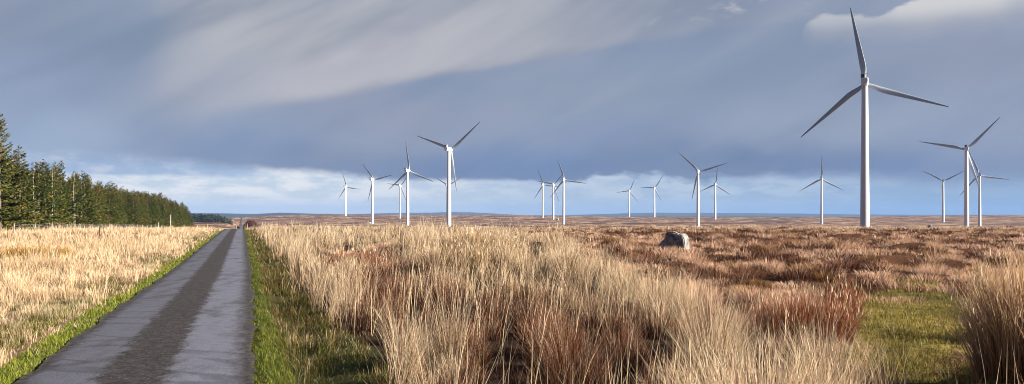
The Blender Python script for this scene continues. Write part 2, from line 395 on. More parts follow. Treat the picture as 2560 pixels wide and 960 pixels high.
# ground material: vertex colour from the plant map, broken by noise; far moor gets its own patchwork
mg, T, bs, out = new_mat('moor_ground')
a = T.node('ShaderNodeAttribute', attribute_name='Col')
g = T.node('ShaderNodeNewGeometry'); pos = g.outputs['Position']
sp = T.node('ShaderNodeSeparateXYZ'); T.l.new(pos, sp.inputs[0])
nf = T.noise(pos, 6.0, 6.0, 0.65)
c = T.mix(T.rng(nf, 0.3, 0.7, 0.0, 0.75), a.outputs['Color'], (0.05, 0.038, 0.022, 1), 'MIX')
far = T.rng(sp.outputs[1], 380, 700)
p1 = T.noise(T.mapping(pos, scale=(1/190, 1/260, 1)), 1.0, 6.0, 0.62, 0.4)
p2 = T.noise(T.mapping(pos, scale=(1/34, 1/120, 1)), 1.0, 6.0, 0.65)
p3 = T.noise(T.mapping(pos, scale=(1/7, 1/30, 1)), 1.0, 4.0, 0.65)
fc = T.mix(T.rng(p1, 0.40, 0.58), (0.10, 0.045, 0.032, 1), (0.32, 0.19, 0.11, 1))
fc = T.mix(T.rng(p2, 0.51, 0.58, 0, .9), fc, (0.62, 0.44, 0.27, 1))
fc = T.mix(T.rng(p2, 0.46, 0.34, 0, .85), fc, (0.085, 0.045, 0.045, 1))
fc = T.mix(T.rng(p3, 0.4, 0.6, 0, .7), fc, (0.07, 0.038, 0.028, 1))
c = T.mix(far, c, fc)
T.put(bs.inputs['Base Color'], c); bs.inputs['Roughness'].default_value = 0.95; bs.inputs['Specular IOR Level'].default_value = 0.1
b = T.node('ShaderNodeBump'); b.inputs['Strength'].default_value = 0.9; b.inputs['Distance'].default_value = 0.12; T.l.new(nf, b.inputs['Height'])
b2 = T.node('ShaderNodeBump'); b2.inputs['Strength'].default_value = 0.8; T.put(b2.inputs['Distance'], T.rng(sp.outputs[1], 300, 1200, 0.0, 1.2)); T.l.new(p3, b2.inputs['Height']); T.l.new(b.outputs[0], b2.inputs['Normal'])
T.l.new(b2.outputs[0], bs.inputs['Normal'])

# ------------------------------------------------------------------ ground sheet (polar grid around the camera)
th = np.concatenate([np.linspace(-math.pi, -.80, 60, endpoint=False), np.linspace(-.80, .80, 900, endpoint=False), np.linspace(.80, math.pi, 60, endpoint=False)])
rr = np.concatenate([[0.3], np.geomspace(1.5, 30, 240, endpoint=False), np.geomspace(30, 14000, 300)])
TH, RR = np.meshgrid(th, rr)
GX = RR*np.sin(TH); GY = RR*np.cos(TH)
GZ = zg(GX, GY)
def ground_cols(X, Y):
    z = zones(X, Y); n = z['n1'][..., None]; n3 = z['n3'][..., None]
    c = SOIL*(0.7+.9*n)+0*n3
    c = np.where((z['s'] < 0)[..., None], STRAW2*.55*(.6+.8*n), c)
    c = np.where(z['heather'][..., None], HEATH*.5+(HEATH2-HEATH)*n, c)
    c = np.where(z['rough'][..., None], (OLIVE*.6+(DKG-OLIVE*.6)*n3), c)
    c = np.where(z['lrough'][..., None], (OCHRE*.5+(GREEN*.8-OCHRE*.5)*n), c)
    c = np.where((z['verge'])[..., None], (GREEN+(GREEN2-GREEN)*n3)*np.where(z['s'] > 0, .5, .9)[..., None], c)
    c = np.where(z['clearing'][..., None], GREEN*.6+(CLEARC*.9-GREEN*.6)*n3, c)
    return c
gc = ground_cols(GX, GY).reshape(-1, 3)
nr, nt_ = RR.shape
i = np.arange(nr-1)[:, None]*nt_; j = np.arange(nt_)[None, :]; j2 = (j+1) % nt_
quads = np.stack([i+j, i+nt_+j, i+nt_+j2, i+j2], -1).reshape(-1, 4)[:, ::-1]
co = np.stack([GX, GY, GZ], -1).reshape(-1, 3)
co = np.vstack([co, [[0, 0, float(zg(0, 0))]]]); gc = np.vstack([gc, gc[:1]])
fan = np.stack([np.full(nt_, len(co)-1), np.arange(nt_), (np.arange(nt_)+1) % nt_], -1)[:, ::-1]
ground = link('ground', raw_mesh('ground', co, fan, quads, gc, True), mg)
tag(ground, 'brown moorland ground under the grass and heather, running to the horizon', kind='structure')

# ------------------------------------------------------------------ road
mr, T, bs, out = new_mat('old_asphalt')
uvn = T.node('ShaderNodeAttribute', attribute_name='Col'); spc = T.node('ShaderNodeSeparateColor'); T.l.new(uvn.outputs['Color'], spc.inputs[0])
lat = spc.outputs[0]     # 0 left edge .. 1 right edge
g = T.node('ShaderNodeNewGeometry'); pos = g.outputs['Position']
rag = T.m('MULTIPLY', T.m('SUBTRACT', T.noise(T.mapping(pos, scale=(2.2, 1.3, 1)), 2.2, 9.0, 0.8), .5), .30)
lt = T.m('ADD', lat, rag)
t1 = T.m('MULTIPLY', T.rng(lt, .02, .12), T.rng(lt, .37, .32))
t2 = T.m('MULTIPLY', T.rng(lt, .60, .66), T.rng(lt, .97, .84))
grain = T.noise(pos, 40.0, 3.0, 0.7); grain2 = T.noise(pos, 9.0, 7.0, 0.8); blot = T.noise(T.mapping(pos, scale=(1.2, .5, 1)), 1.0, 5.0, 0.65)
trk = T.m('ADD', T.m('MULTIPLY', t1, .72), t2, clamp=True)
worn = T.m('MULTIPLY', trk, T.rng(blot, .30, .54, .3, 1.0))
dark = T.mix(T.rng(grain2, .45, .57), (0.007, 0.006, 0.007, 1), (0.045, 0.034, 0.032, 1))
light = T.mix(T.rng(grain2, .43, .57), (0.165, 0.172, 0.21, 1), (0.125, 0.128, 0.165, 1))
c = T.mix(worn, dark, light)
c = T.mix(T.rng(T.noise(pos, 26.0, 3.0, .6), .60, .70, 0, .6), c, (0.22, 0.2, 0.19, 1))
crossband = T.noise(T.mapping(T.mapping(pos, rot=(0, 0, rad(18))), scale=(.15, .62, 1)), 1.0, 2.0, .5)
c = T.mix(T.rng(T.m('ABSOLUTE', T.m('SUBTRACT', crossband, .5)), .02, .0, 0, .45), c, (0.02, 0.017, 0.018, 1))  # thin darker bands running across the road
mossm = T.m('MULTIPLY', T.rng(T.m('ABSOLUTE', T.m('SUBTRACT', lat, .5)), .46, .5), T.rng(grain2, .4, .6))
c = T.mix(mossm, c, (0.08, 0.075, 0.03, 1))
T.put(bs.inputs['Base Color'], c); T.put(bs.inputs['Roughness'], T.mix(worn, (.85,)*3+(1,), (.58,)*3+(1,)))
bp = T.node('ShaderNodeBump'); bp.inputs['Strength'].default_value = 0.9; bp.inputs['Distance'].default_value = 0.012; T.l.new(T.m('ADD', grain, grain2), bp.inputs['Height']); T.l.new(bp.outputs[0], bs.inputs['Normal'])
Ys = np.concatenate([np.linspace(-25, 5, 40, endpoint=False), np.geomspace(5, 2600, 520)])
lats = np.linspace(0, 1, 15)
XX = road_x(Ys)[:, None]+(lats[None]-.5)*2*HW/CR
rsx = (fbm(Ys*1.3, Ys*0, 77, 4)-.5)*.30; rsl = (fbm(Ys*1.1, Ys*0, 79, 4)-.5)*.30
XX[:, -1] += rsx; XX[:, 0] += rsl
YY = np.repeat(Ys[:, None], 15, 1)
crown = 0.05*(1-((lats-.5)*2)**2)
ZZ = zbase(XX, YY)+crown[None]+0.02+sstep(YY, 150, 900)*0.35
rc = np.zeros((XX.size, 3)); rc[:, 0] = np.repeat(lats[None], len(Ys), 0).ravel()
i = np.arange(len(Ys)-1)[:, None]*15; j = np.arange(14)[None]
q = np.stack([i+j, i+j+1, i+15+j+1, i+15+j], -1).reshape(-1, 4)
tag(link('road', raw_mesh('road', np.stack([XX, YY, ZZ], -1).reshape(-1, 3), None, q, rc, True), mr), 'straight single track asphalt road with two worn grey wheel tracks', kind='structure')

# ------------------------------------------------------------------ hills on the horizon
mh, T, bs, out = new_mat('far_hill')
g = T.node('ShaderNodeNewGeometry')
n = T.noise(T.mapping(g.outputs['Position'], scale=(1/500, 1/900, 1/60)), 1.0, 5.0, .6)
T.put(bs.inputs['Base Color'], T.mix(T.rng(n, .35, .65), (0.012, 0.022, 0.03, 1), (0.035, 0.04, 0.04, 1))); bs.inputs['Roughness'].default_value = 1.0
def ridge(Yd, pts, name, label):
    us = np.linspace(-1.0, 1.0, 700); px = CX+us*F
    py = np.interp(px, [p[0] for p in pts], [p[1] for p in pts])
    z = EYE+(HY+1.0-py)*Yd/F+(fbm(us*60, us*0, 5, 4)-.5)*.6*Yd/F*2
    V = []
    for k, (dz, dy) in enumerate([(0, -900), (.45, -500), (.85, -160), (1, 0), (.9, 300), (0, 1500)]):
        zz = -90+(z+90)*dz
        V.append(np.stack([us*(Yd+dy), np.full_like(us, Yd+dy), zz], -1))
    n_ = len(us); V = np.concatenate(V)
    i = np.arange(5)[:, None]*n_; j = np.arange(n_-1)[None]
    q = np.stack([i+j, i+j+1, i+n_+j+1, i+n_+j], -1).reshape(-1, 4)
    tag(link(name, raw_mesh(name, V, None, q, None, True), mh), label, kind='structure')
ridge(5200, [(-700, 536), (440, 533), (540, 534), (640, 536), (700, 533), (870, 537), (1000, 541), (3200, 544)], 'hills', 'nearer dark wooded hills beyond the end of the road')
ridge(9500, [(-700, 538), (860, 537), (950, 534), (1050, 533), (1140, 531), (1230, 534), (1300, 539), (1400, 539), (1500, 536), (1620, 533), (1760, 533), (1860, 534), (2000, 535), (2160, 537), (2300, 538), (3200, 538)], 'hills', 'far blue hills low on the horizon behind the turbines')

# ------------------------------------------------------------------ vegetation builder
rng = np.random.default_rng(7)
def blades(base, H, Wd, heading, lean, c0, c1, segs=3, tipw=0.15, bend=1.7, cpow=1.0):
    """one tapering bent blade per row; returns verts, tris, colours"""
    N = len(base)
    ts = np.linspace(0, 1, segs+1)
    wd = heading+math.pi/2+rng.normal(0, .7, N)
    wx, wy = np.cos(wd), np.sin(wd)
    V = np.zeros((N, 2*segs+1, 3), np.float32); K = np.zeros((N, 2*segs+1, 3), np.float32)
    for k, t in enumerate(ts):
        off = lean*H*t**bend
        x = base[:, 0]+np.cos(heading)*off; y = base[:, 1]+np.sin(heading)*off
        zz = base[:, 2]+H*(t-0.35*lean*lean*t*t)
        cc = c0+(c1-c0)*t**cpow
        if k < segs:
            w = Wd*.5*(1-(1-tipw)*t*t)
            for m_, sg in ((0, -1), (1, 1)):
                V[:, 2*k+m_, 0] = x+sg*wx*w; V[:, 2*k+m_, 1] = y+sg*wy*w; V[:, 2*k+m_, 2] = zz; K[:, 2*k+m_] = cc
        else:
            V[:, 2*k, 0] = x; V[:, 2*k, 1] = y; V[:, 2*k, 2] = zz; K[:, 2*k] = cc
    tr = []
    for k in range(segs-1):
        tr += [(2*k, 2*k+1, 2*k+3), (2*k, 2*k+3, 2*k+2)]
    tr.append((2*segs-2, 2*segs-1, 2*segs))
    tr = np.array(tr); nv = 2*segs+1
    Tt = (np.arange(N)[:, None, None]*nv+tr[None]).reshape(-1, 3)
    return V.reshape(-1, 3), Tt, K.reshape(-1, 3)
def tussock(x, y, cell, sd):
    """nearest jittered tussock centre: offset vector, distance (in cells) and three random numbers"""
    gx, gy = np.floor(x/cell), np.floor(y/cell)
    best = np.full(len(x), 9.9); ox = np.zeros(len(x)); oy = np.zeros(len(x)); bi = np.zeros(len(x)); bj = np.zeros(len(x))
    for di in (-1, 0, 1):
        for dj in (-1, 0, 1):
            ci, cj = (gx+di).astype(np.int64), (gy+dj).astype(np.int64)
            px_ = (ci+.15+.7*_hash(ci, cj, sd))*cell; py_ = (cj+.15+.7*_hash(ci, cj, sd+1))*cell
            rs = .75+.5*_hash(ci, cj, sd+2)
            d = np.hypot(x-px_, y-py_)/cell/rs; m = d < best
            best = np.where(m, d, best); ox = np.where(m, x-px_, ox); oy = np.where(m, y-py_, oy); bi = np.where(m, ci, bi); bj = np.where(m, cj, bj)
    bi = bi.astype(np.int64); bj = bj.astype(np.int64)
    return ox, oy, best, _hash(bi, bj, sd+5), _hash(bi, bj, sd+6), _hash(bi, bj, sd+7)
class Bag:
    def __init__(s): s.v = []; s.t = []; s.c = []; s.n = 0
    def add(s, v, t, c): s.v.append(v); s.t.append(t+s.n); s.c.append(c); s.n += len(v)
    def build(s, name, mat, parent=None):
        return link(name, raw_mesh(name, np.concatenate(s.v), np.concatenate(s.t), None, np.concatenate(s.c)), mat, parent)
def jit(c, n, a=.18):
    return c*(1+rng.normal(0, a, (n, 1)))*(1+rng.normal(0, .05, (n, 3)))
def scatter(d0, d1, rho, umin=-.82, umax=.78):
    n = int(rho*(umax-umin)*(d1*d1-d0*d0)/2)
    d = np.sqrt(rng.uniform(d0*d0, d1*d1, n)); u = rng.uniform(umin, umax, n)
    return u*d, d

shells = [(3.6, 7, 60, 12, .0055), (7, 12, 46, 12, .0065), (12, 20, 22, 11, .009), (20, 34, 10, 10, .014), (34, 58, 4.2, 9, .022), (58, 100, 1.5, 9, .038), (100, 176, .62, 8, .062)]
tall, field, heath, verge, rough = Bag(), Bag(), Bag(), Bag(), Bag()
DET = 1.6
for d0, d1, rc_, nb, wd in shells:
    X, Y = scatter(d0, d1, rc_*DET)
    sg = (.10+.012*Y)*np.clip(np.abs(road_s(X, Y))/7-.15, .05, 1)
    z = zones(X+rng.normal(0, 1, len(X))*sg, Y+rng.normal(0, 1.6, len(X))*sg); z['s'] = road_s(X, Y)
    keep = ~z['road'] & ~z['verge'] & (np.abs(z['s']) > HW+.12)
    X, Y = X[keep], Y[keep]; z = {k: v[keep] for k, v in z.items()}
    s = z['s']; n1, n2, n3 = z['n1'], z['n2'], z['n3']
    pale = np.where(s > 0, z['pale'], .45+(fbm(X/4.5, Y/6.5, 51, 3)-.5)*1.3)            # slow variation pale / rusty
    gaps = fbm(X/1.15, Y/1.5, 71, 2)
    keep = (s < 0) | z['heather'] | (gaps > .30+.2*rng.uniform(0, 1, len(X))-.1*(d0 > 30))
    X, Y, pale = X[keep], Y[keep], pale[keep]; z = {k: v[keep] for k, v in z.items()}; s = z['s']; n1, n2, n3 = z['n1'], z['n2'], z['n3']
    nclump = len(X); kind = np.zeros(nclump, int)                # 0 tall right grass, 1 field left, 2 heather, 3 rough verge, 4 clearing
    kind[s < 0] = 1; kind[z['rough'] | z['lrough']] = 3; kind[z['heather']] = 2; kind[z['clearing']] = 4; kind[z['clearing'] & (rng.uniform(0, 1, nclump) < .22+.4*(n3 < .42))] = 3
    for kd in range(5):
        m = kind == kd
        if kd == 4: continue
        n = int(m.sum())
        if n == 0: continue
        cx, cy = X[m], Y[m]; pl = pale[m]; a1, a3 = n1[m], n3[m]; pxm = z['px'][m]; ss = s[m]
        mult = {0: 1.25, 1: 1.0, 2: 1.5, 3: 1.0}[kd]
        k = int(nb*mult)
        if kd == 2:
            sub = rng.uniform(0, 1, n) < .42; cx, cy, pl, a1, a3, pxm, ss = [q_[sub] for q_ in (cx, cy, pl, a1, a3, pxm, ss)]; n = len(cx); k = int(nb*3.4)
        idx = np.repeat(np.arange(n), k); N = len(idx)
        R = {0: .16, 1: .2, 2: .42, 3: .12}[kd]*(1+d0/(40 if kd != 2 else 90))
        ang = rng.uniform(0, 2*math.pi, N); rr_ = R*np.sqrt(rng.uniform(0, 1, N))
        bx = cx[idx]+np.cos(ang)*rr_; by = cy[idx]+np.sin(ang)*rr_
        ch = rng.uniform(.75, 1.25, n)[idx]
        heading = ang+rng.normal(0, .5, N)
        near = np.exp(-by/14)
        cell = {0: .95, 1: .8, 2: 1.15, 3: .5}[kd]*(1+d0/160)
        ox, oy, dc, h1, h2, h3 = tussock(bx, by, cell, 100+kd)
        keepb = (dc < .52) | (rng.uniform(0, 1, N) < .55) | (kd == 3)
        bx, by, ox, oy, dc, h1, h2, h3, idx, ang, heading, near, rr_, ch = [q_[keepb] for q_ in (bx, by, ox, oy, dc, h1, h2, h3, idx, ang, heading, near, rr_, ch)]
        N = len(bx); dome = np.clip(1-(dc/.62)**2, 0, 1)**.7; pull = {0: .38, 1: .3, 2: .15, 3: .1}[kd]
        bx = bx-ox*pull*(dc < .6); by = by-oy*pull*(dc < .6)
        outw = np.arctan2(oy, ox); heading = np.where(rng.uniform(0, 1, N) < .75, outw+rng.normal(0, .5, N), heading)
        gap = dc > .58  # between tussocks, where shade is put into the darkened tip colours
        if kd == 0:
            H = (.52+.42*a3[idx])*ch*rng.uniform(.6, 1.1, N)
            tus = fbm(cx/1.15, cy/1.5, 71, 2); H *= (.6+.8*sstep(tus, .28, .72))[idx]; H *= .82+.25*np.clip(pl, 0, 1)[idx]+.2*near; H *= 1-.28*sstep(pxm, 1450, 1850)[idx]*(1-near)
            low = np.clip(1-((cx[idx]+1.0)/12)**2-((cy[idx]-38)/14)**2, 0, 1); H *= 1+.25*low
            # keep the clearing side of the tall grass lower with depth
            H *= (.30+.75*dome)*(.62+.7*h1); lean = np.abs(rng.normal(.16, .14, N))+.55*np.clip(dc, 0, .7)*rng.uniform(.3, 1.2, N)
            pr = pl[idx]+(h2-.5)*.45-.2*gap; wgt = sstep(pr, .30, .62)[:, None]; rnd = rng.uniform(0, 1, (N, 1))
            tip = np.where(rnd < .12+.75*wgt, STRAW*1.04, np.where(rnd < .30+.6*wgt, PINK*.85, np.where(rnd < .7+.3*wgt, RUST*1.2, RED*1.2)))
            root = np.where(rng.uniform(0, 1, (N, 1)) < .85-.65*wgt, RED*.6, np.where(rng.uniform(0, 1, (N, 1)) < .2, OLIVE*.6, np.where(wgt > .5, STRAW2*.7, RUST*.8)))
            tip = tip*(1+rng.normal(0, .20, (N, 1))); root = root*(.26+.6*wgt); tip = np.where(gap[:, None] & (wgt < .8), tip*np.array([[.30, .22, .18]]), tip); bag = tall; wmul = 1.0  # roots and gap tips darkened: shade inside the grass painted into the colour
        elif kd == 1:
            H = (.30+.30*a3[idx])*ch*rng.uniform(.6, 1.1, N)
            H *= (.55+.45*sstep(-ss, 2, 6)+.5*sstep(-ss, 12, 30))[idx]; H *= (.6+.8*sstep(fbm(cx/1.6, cy/2.2, 73, 2), .25, .7))[idx]
            H *= (.4+.7*dome)*(.7+.6*h1)*1.15; lean = np.abs(rng.normal(.2, .15, N))+.5*np.clip(dc, 0, .7)*rng.uniform(.3, 1.2, N)
            wgt = sstep(pl[idx]+.16*sstep(cy, 12, 40)[idx]+(h2-.5)*.3-.12*gap, .36, .52)[:, None]; rnd = rng.uniform(0, 1, (N, 1))
            tip = np.where(rnd < .45+.5*wgt, STRAW*.95, np.where(rnd < .85, STRAW2, OCHRE*1.2))
            root = np.where(rng.uniform(0, 1, (N, 1)) < .5-.35*wgt, OLIVE*.6, STRAW2*.95)
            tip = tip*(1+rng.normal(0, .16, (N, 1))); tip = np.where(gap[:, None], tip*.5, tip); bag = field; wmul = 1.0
        elif kd == 2:
            hp = fbm(cx/1.9, cy/2.8, 61, 3)
            H = (.12+.42*hp[idx])*(.6+.8*h1)*dome*rng.uniform(.75, 1.1, N)+.05
            lean = np.abs(rng.normal(.35, .25, N))+.9*np.clip(dc, 0, .7)
            hq = fbm(cx/2.3, cy/3.4, 66, 2); pp = .12+sstep(hq+rng.normal(0, .03, n), .36, .58)*.85; pk = ((h2 < pp[idx]*1.05) & ~gap)[:, None]; ol = ((h3 < .16))[:, None]; rnd = rng.uniform(0, 1, (N, 1))
            tip = np.where(pk, np.where(rnd < .85, PINK*1.05, HEATH2*1.3), np.where(rnd < .15, PINK*.6, np.where(rnd < .5, HEATH2, HEATH*.7)))
            root = np.where(pk, PINK*.6, HEATH*.45)+0*tip
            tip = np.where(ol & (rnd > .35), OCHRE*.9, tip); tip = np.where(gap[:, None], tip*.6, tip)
            crest = (cy > 105)[idx]; H = np.where(crest & (rng.uniform(0, 1, N) < .5), H+.22, H); tip = np.where(crest[:, None] & (rnd > .35), STRAW*.9, tip); tip = tip*(1+rng.normal(0, .15, (N, 1))); bag = heath; wmul = 1.25
        else:
            H = (.10+.22*a3[idx])*ch*rng.uniform(.6, 1.1, N)
            H *= (.5+.7*dome)*(.6+.9*h1); lean = np.abs(rng.normal(.4, .25, N)); rnd = rng.uniform(0, 1, (N, 1))
            wgt = sstep(a1, .4, .6)[idx][:, None]
            lf = .35*(ss < 0)[idx][:, None]; tip = np.where(rnd < (.15+.4*wgt)*np.where(ss > 0, .45, 1)[idx][:, None]+lf, STRAW*.9, np.where(rnd < .58, OLIVE, np.where(rnd < .64, GREEN, np.where(rnd < .84, OCHRE*.8, RUST*.9))))
            root = np.where(rng.uniform(0, 1, (N, 1)) < .35, GREEN*.6, OLIVE*.55)
            bag = rough; wmul = .9
        base = np.stack([bx, by, zg(bx, by)-.02], -1)
        Wd = wd*wmul*rng.uniform(.6, 1.3, N)
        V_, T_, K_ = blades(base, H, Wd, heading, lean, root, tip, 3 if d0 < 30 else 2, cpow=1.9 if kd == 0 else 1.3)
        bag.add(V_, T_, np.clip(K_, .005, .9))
# tall seed stalks standing above the right hand grass
for d0, d1, rho, wd in [(4, 9, 15, .006), (9, 18, 8, .008), (18, 36, 3.5, .013), (36, 80, .8, .024)]:
    X, Y = scatter(d0, d1, rho)
    z = zones(X, Y); m = (z['s'] > HW+1.3) & ~z['heather'] & ~z['clearing'] & (fbm(X/2.2, Y/2.2, 91, 2) > .45)
    X, Y = X[m], Y[m]; N = len(X)
    H = rng.uniform(.75, 1.12, N); base = np.stack([X, Y, zg(X, Y)], -1)
    V_, T_, K_ = blades(base, H, wd*rng.uniform(.7, 1.2, N), rng.normal(.2, 1.1, N), np.abs(rng.normal(.2, .15, N)), jit(STRAW2*.9, N), jit(STRAW*1.1, N, .1), 3, .5)
    tall.add(V_, T_, np.clip(K_, .005, .9))
# short turf: verges and clearing
for d0, d1, rho, wd in [(5, 10, 1500, .006), (10, 18, 620, .009), (18, 34, 200, .014), (34, 70, 50, .025), (70, 170, 10, .05)]:
    X, Y = scatter(d0, d1, rho, -.70, .66)
    s = road_s(X, Y); pre = (np.abs(s) < 3) | ((X/Y > .38) & (Y < 26)); X, Y = X[pre], Y[pre]
    z = zones(X, Y)
    edge_in = np.abs(z['s']) > HW-.02+.30*(z['n3']-.5)
    m = ((z['verge'] & edge_in) | (z['clearing'] & (rng.uniform(0, 1, len(X)) < .6)) | (z['lrough'] & (rng.uniform(0, 1, len(X)) < .35)) | (z['rough'] & (rng.uniform(0, 1, len(X)) < .25)))
    X, Y = X[m], Y[m]; N = len(X); n3 = z['n3'][m]; cl = z['clearing'][m]
    H = rng.uniform(.03, .075, N)*(1+.8*n3); base = np.stack([X, Y, zg(X, Y)-.005], -1)
    rnd = rng.uniform(0, 1, (N, 1))
    yel = sstep(n3, .35, .7)[:, None]
    tip = np.where(rnd < .42-.35*yel, GREEN*1.2, np.where(rnd < .86, GREEN2*1.7, STRAW2*.8)); tip = tip*(1+rng.normal(0, .15, (N, 1)))*np.where((z['s'][m] > 0) & ~cl, .55, 1)[:, None]; tip = np.where((z['rough'][m])[:, None], tip*.4+OLIVE*.35, tip)
    V_, T_, K_ = blades(base, H, wd*rng.uniform(.7, 1.3, N), rng.uniform(0, 6.28, N), np.abs(rng.normal(.5, .3, N)), jit(GREEN*.7, N), np.where(cl[:, None], tip*.16+CLEARC*rng.uniform(.4, 1.1, (N, 1))*(.5+.9*n3[:, None]), tip)*np.where((cl & (n3+rng.normal(0, .06, N) < .42))[:, None], np.array([[.9, .55, .5]]), 1), 2)
    verge.add(V_, T_, np.clip(K_, .005, .9))
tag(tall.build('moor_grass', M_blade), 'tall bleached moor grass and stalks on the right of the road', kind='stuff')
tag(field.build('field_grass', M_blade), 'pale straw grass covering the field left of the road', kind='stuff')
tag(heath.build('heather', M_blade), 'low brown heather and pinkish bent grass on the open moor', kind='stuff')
tag(rough.build('verge_undergrowth', M_blade), 'short olive and straw undergrowth beside the road verges', kind='stuff')
tag(verge.build('turf', M_blade), 'bright green turf along the road edges and in the clearing', kind='stuff')

# rush clumps that stand out singly
def rush(px, Yd, radius, height, n, tipc, rootc, label, wd=.008, lean=(.28, .14), group=None, zoff=0):
    x0 = (px-CX)/F*Yd; zc = float(zg(x0, Yd))
    ang = rng.uniform(0, 2*math.pi, n); r = radius*np.sqrt(rng.uniform(0, 1, n))
    bx = np.cos(ang)*r; by = np.sin(ang)*r
    bz = zg(x0+bx, Yd+by)-zc-.03
    H = height*rng.uniform(.5, 1.08, n)*(1-.3*(r/radius)**2)
    V_, T_, K_ = blades(np.stack([bx, by, bz], -1), H, wd*rng.uniform(.6, 1.3, n), ang+rng.normal(0, .5, n), np.abs(rng.normal(*lean, n))*(.35+r/radius), jit(rootc, n), jit(tipc, n), 4, .4)
    b = Bag(); b.add(V_, T_, np.clip(K_, .004, .9))
    m = n//7; i_ = rng.choice(n, m, False)
    tips = V_.reshape(n, 9, 3)[i_, 8]
    V2, T2, K2 = blades(tips-np.array([0, 0, .05]), np.full(m, .12), wd*1.1*np.ones(m), rng.uniform(0, 6.28, m), np.full(m, .25), jit(STRAW*.8, m), jit(STRAW*.9, m), 2, .6)
    b.add(V2, T2, np.clip(K2, .004, .9)); o = b.build('rush_clump', M_blade); o.location = (x0, Yd, zc); tag(o, label, 'rush clump', group)
rush(2010, 13.2, .75, .98, 2600, HEATH2*1.1, RED*.6, 'reddish brown rush tussock at the near left corner of the green clearing', .010)
rush(2075, 15.5, .55, .85, 1500, HEATH2*1.25, RED*.7, 'small reddish rush tussock just behind the big brown one by the clearing', .010)
rush(2600, 8.7, .62, 1.38, 3200, STRAW2, RUST, 'tall straw coloured rush clump rising above the horizon at the right edge', .009, (.22, .12))
rush(2585, 12.5, .6, 1.0, 1700, STRAW2*.9, RUST, 'brown rush clump right of the green clearing behind the tallest clump', .010)
rush(1900, 7.2, .8, .88, 1500, STRAW*.95, RUST*.8, 'bleached stalk clump in the foreground left of the dark green hollow', .007, (.3, .14))
rush(2130, 7.0, .22, .66, 160, STRAW*.9, RUST, 'thin sparse stalk clump standing alone at the bottom of the green clearing', .007)
rush(1200, 32, 1.6, 1.05, 1800, STRAW2*.85, OLIVE*.7, 'olive rooted rush tussock crowning the grass mound left of centre', .022)
rush(1140, 27, 1.1, .85, 1200, STRAW2*.7, OLIVE*.6, 'green tinged rush tussock in front of the grass mound', .018)
rush(880, 30, 1.4, .65, 1500, HEATH2, HEATH, 'dark brown rush patch in the pale grass nearest the road', .02)
rush(90, 38, 1.6, .85, 1300, OCHRE*1.3, OLIVE*.8, 'ochre rush tussock in the pale field near the fence', .022)

# ------------------------------------------------------------------ standing stone
def ground_at(px, Yd):
    x = (px-CX)/F*Yd; return x, float(zg(x, Yd))
msn, T, bs, out = new_mat('lichen_stone')
t = T.node('ShaderNodeTexCoord'); o_ = t.outputs['Object']
n1_ = T.noise(o_, 2.6, 8.0, .7, .5); n2_ = T.noise(o_, 9.0, 6.0, .65)
c = T.mix(T.rng(n1_, .35, .6), (0.06, 0.06, 0.065, 1), (0.32, 0.31, 0.29, 1))
c = T.mix(T.rng(n2_, .55, .66, 0, .8), c, (0.42, 0.42, 0.36, 1)); c = T.mix(T.rng(n2_, .42, .34, 0, .8), c, (0.03, 0.032, 0.028, 1))
T.put(bs.inputs['Base Color'], c); bs.inputs['Roughness'].default_value = .92
bb = T.node('ShaderNodeBump'); bb.inputs['Strength'].default_value = .8; bb.inputs['Distance'].default_value = .06; T.l.new(n1_, bb.inputs['Height']); T.l.new(bb.outputs[0], bs.inputs['Normal'])
def stone(name, px, Yd, outline, depth, yaw, label, cat, sub=4, sink=.25):
    x, z = ground_at(px, Yd)
    bm = bmesh.new()
    f = [bm.verts.new((a, -depth/2, b)) for a, b in outline]; k = [bm.verts.new((a*.9+.02, depth/2, b*.94)) for a, b in outline]
    n = len(f)
    bm.faces.new(f); bm.faces.new(k[::-1])
    for i in range(n): bm.faces.new((f[i], k[i], k[(i+1) % n], f[(i+1) % n]))
    bmesh.ops.recalc_face_normals(bm, faces=bm.faces)
    bmesh.ops.bevel(bm, geom=list(bm.edges), offset=.05, segments=2, affect='EDGES')
    bmesh.ops.triangulate(bm, faces=bm.faces)
    bmesh.ops.subdivide_edges(bm, edges=bm.edges, cuts=sub, use_grid_fill=True)
    from mathutils import noise as mn
    for v in bm.verts:
        d = mn.noise(v.co*1.7)*.13+mn.noise(v.co*4.2)*.07+mn.noise(v.co*11)*.03
        v.co += v.co.normalized()*d
    o = link(name, from_bm(name, bm, True), msn); o.location = (x, Yd, z-sink); o.rotation_euler = (0, 0, yaw)
    return tag(o, label, cat)
stone('standing_stone', 1691, 47, [(-1.12, -.3), (-1.03, .35), (-.66, .98), (-.40, 1.27), (.3, 1.30), (.55, 1.2), (.8, .2), (.8, -.3)], 1.0, rad(-32), 'grey lichened boulder with a sunlit pale right side standing in the heather', 'boulder', 5, .12)
stone('rock', 2321, 118, [(-.5, -.3), (-.45, .25), (.0, .95), (.35, 1.0), (.45, .6), (.6, -.3)], .7, rad(-10), 'small dark pointed rock on the crest before the pair of turbines at right', 'rock', 2)
stone('rock', 1446, 80, [(-.8, -.3), (-.7, .3), (0, .5), (.6, .38), (.8, -.3)], .7, rad(-35), 'low pale flat rock half sunk in the heather left of the boulder', 'rock', 2)

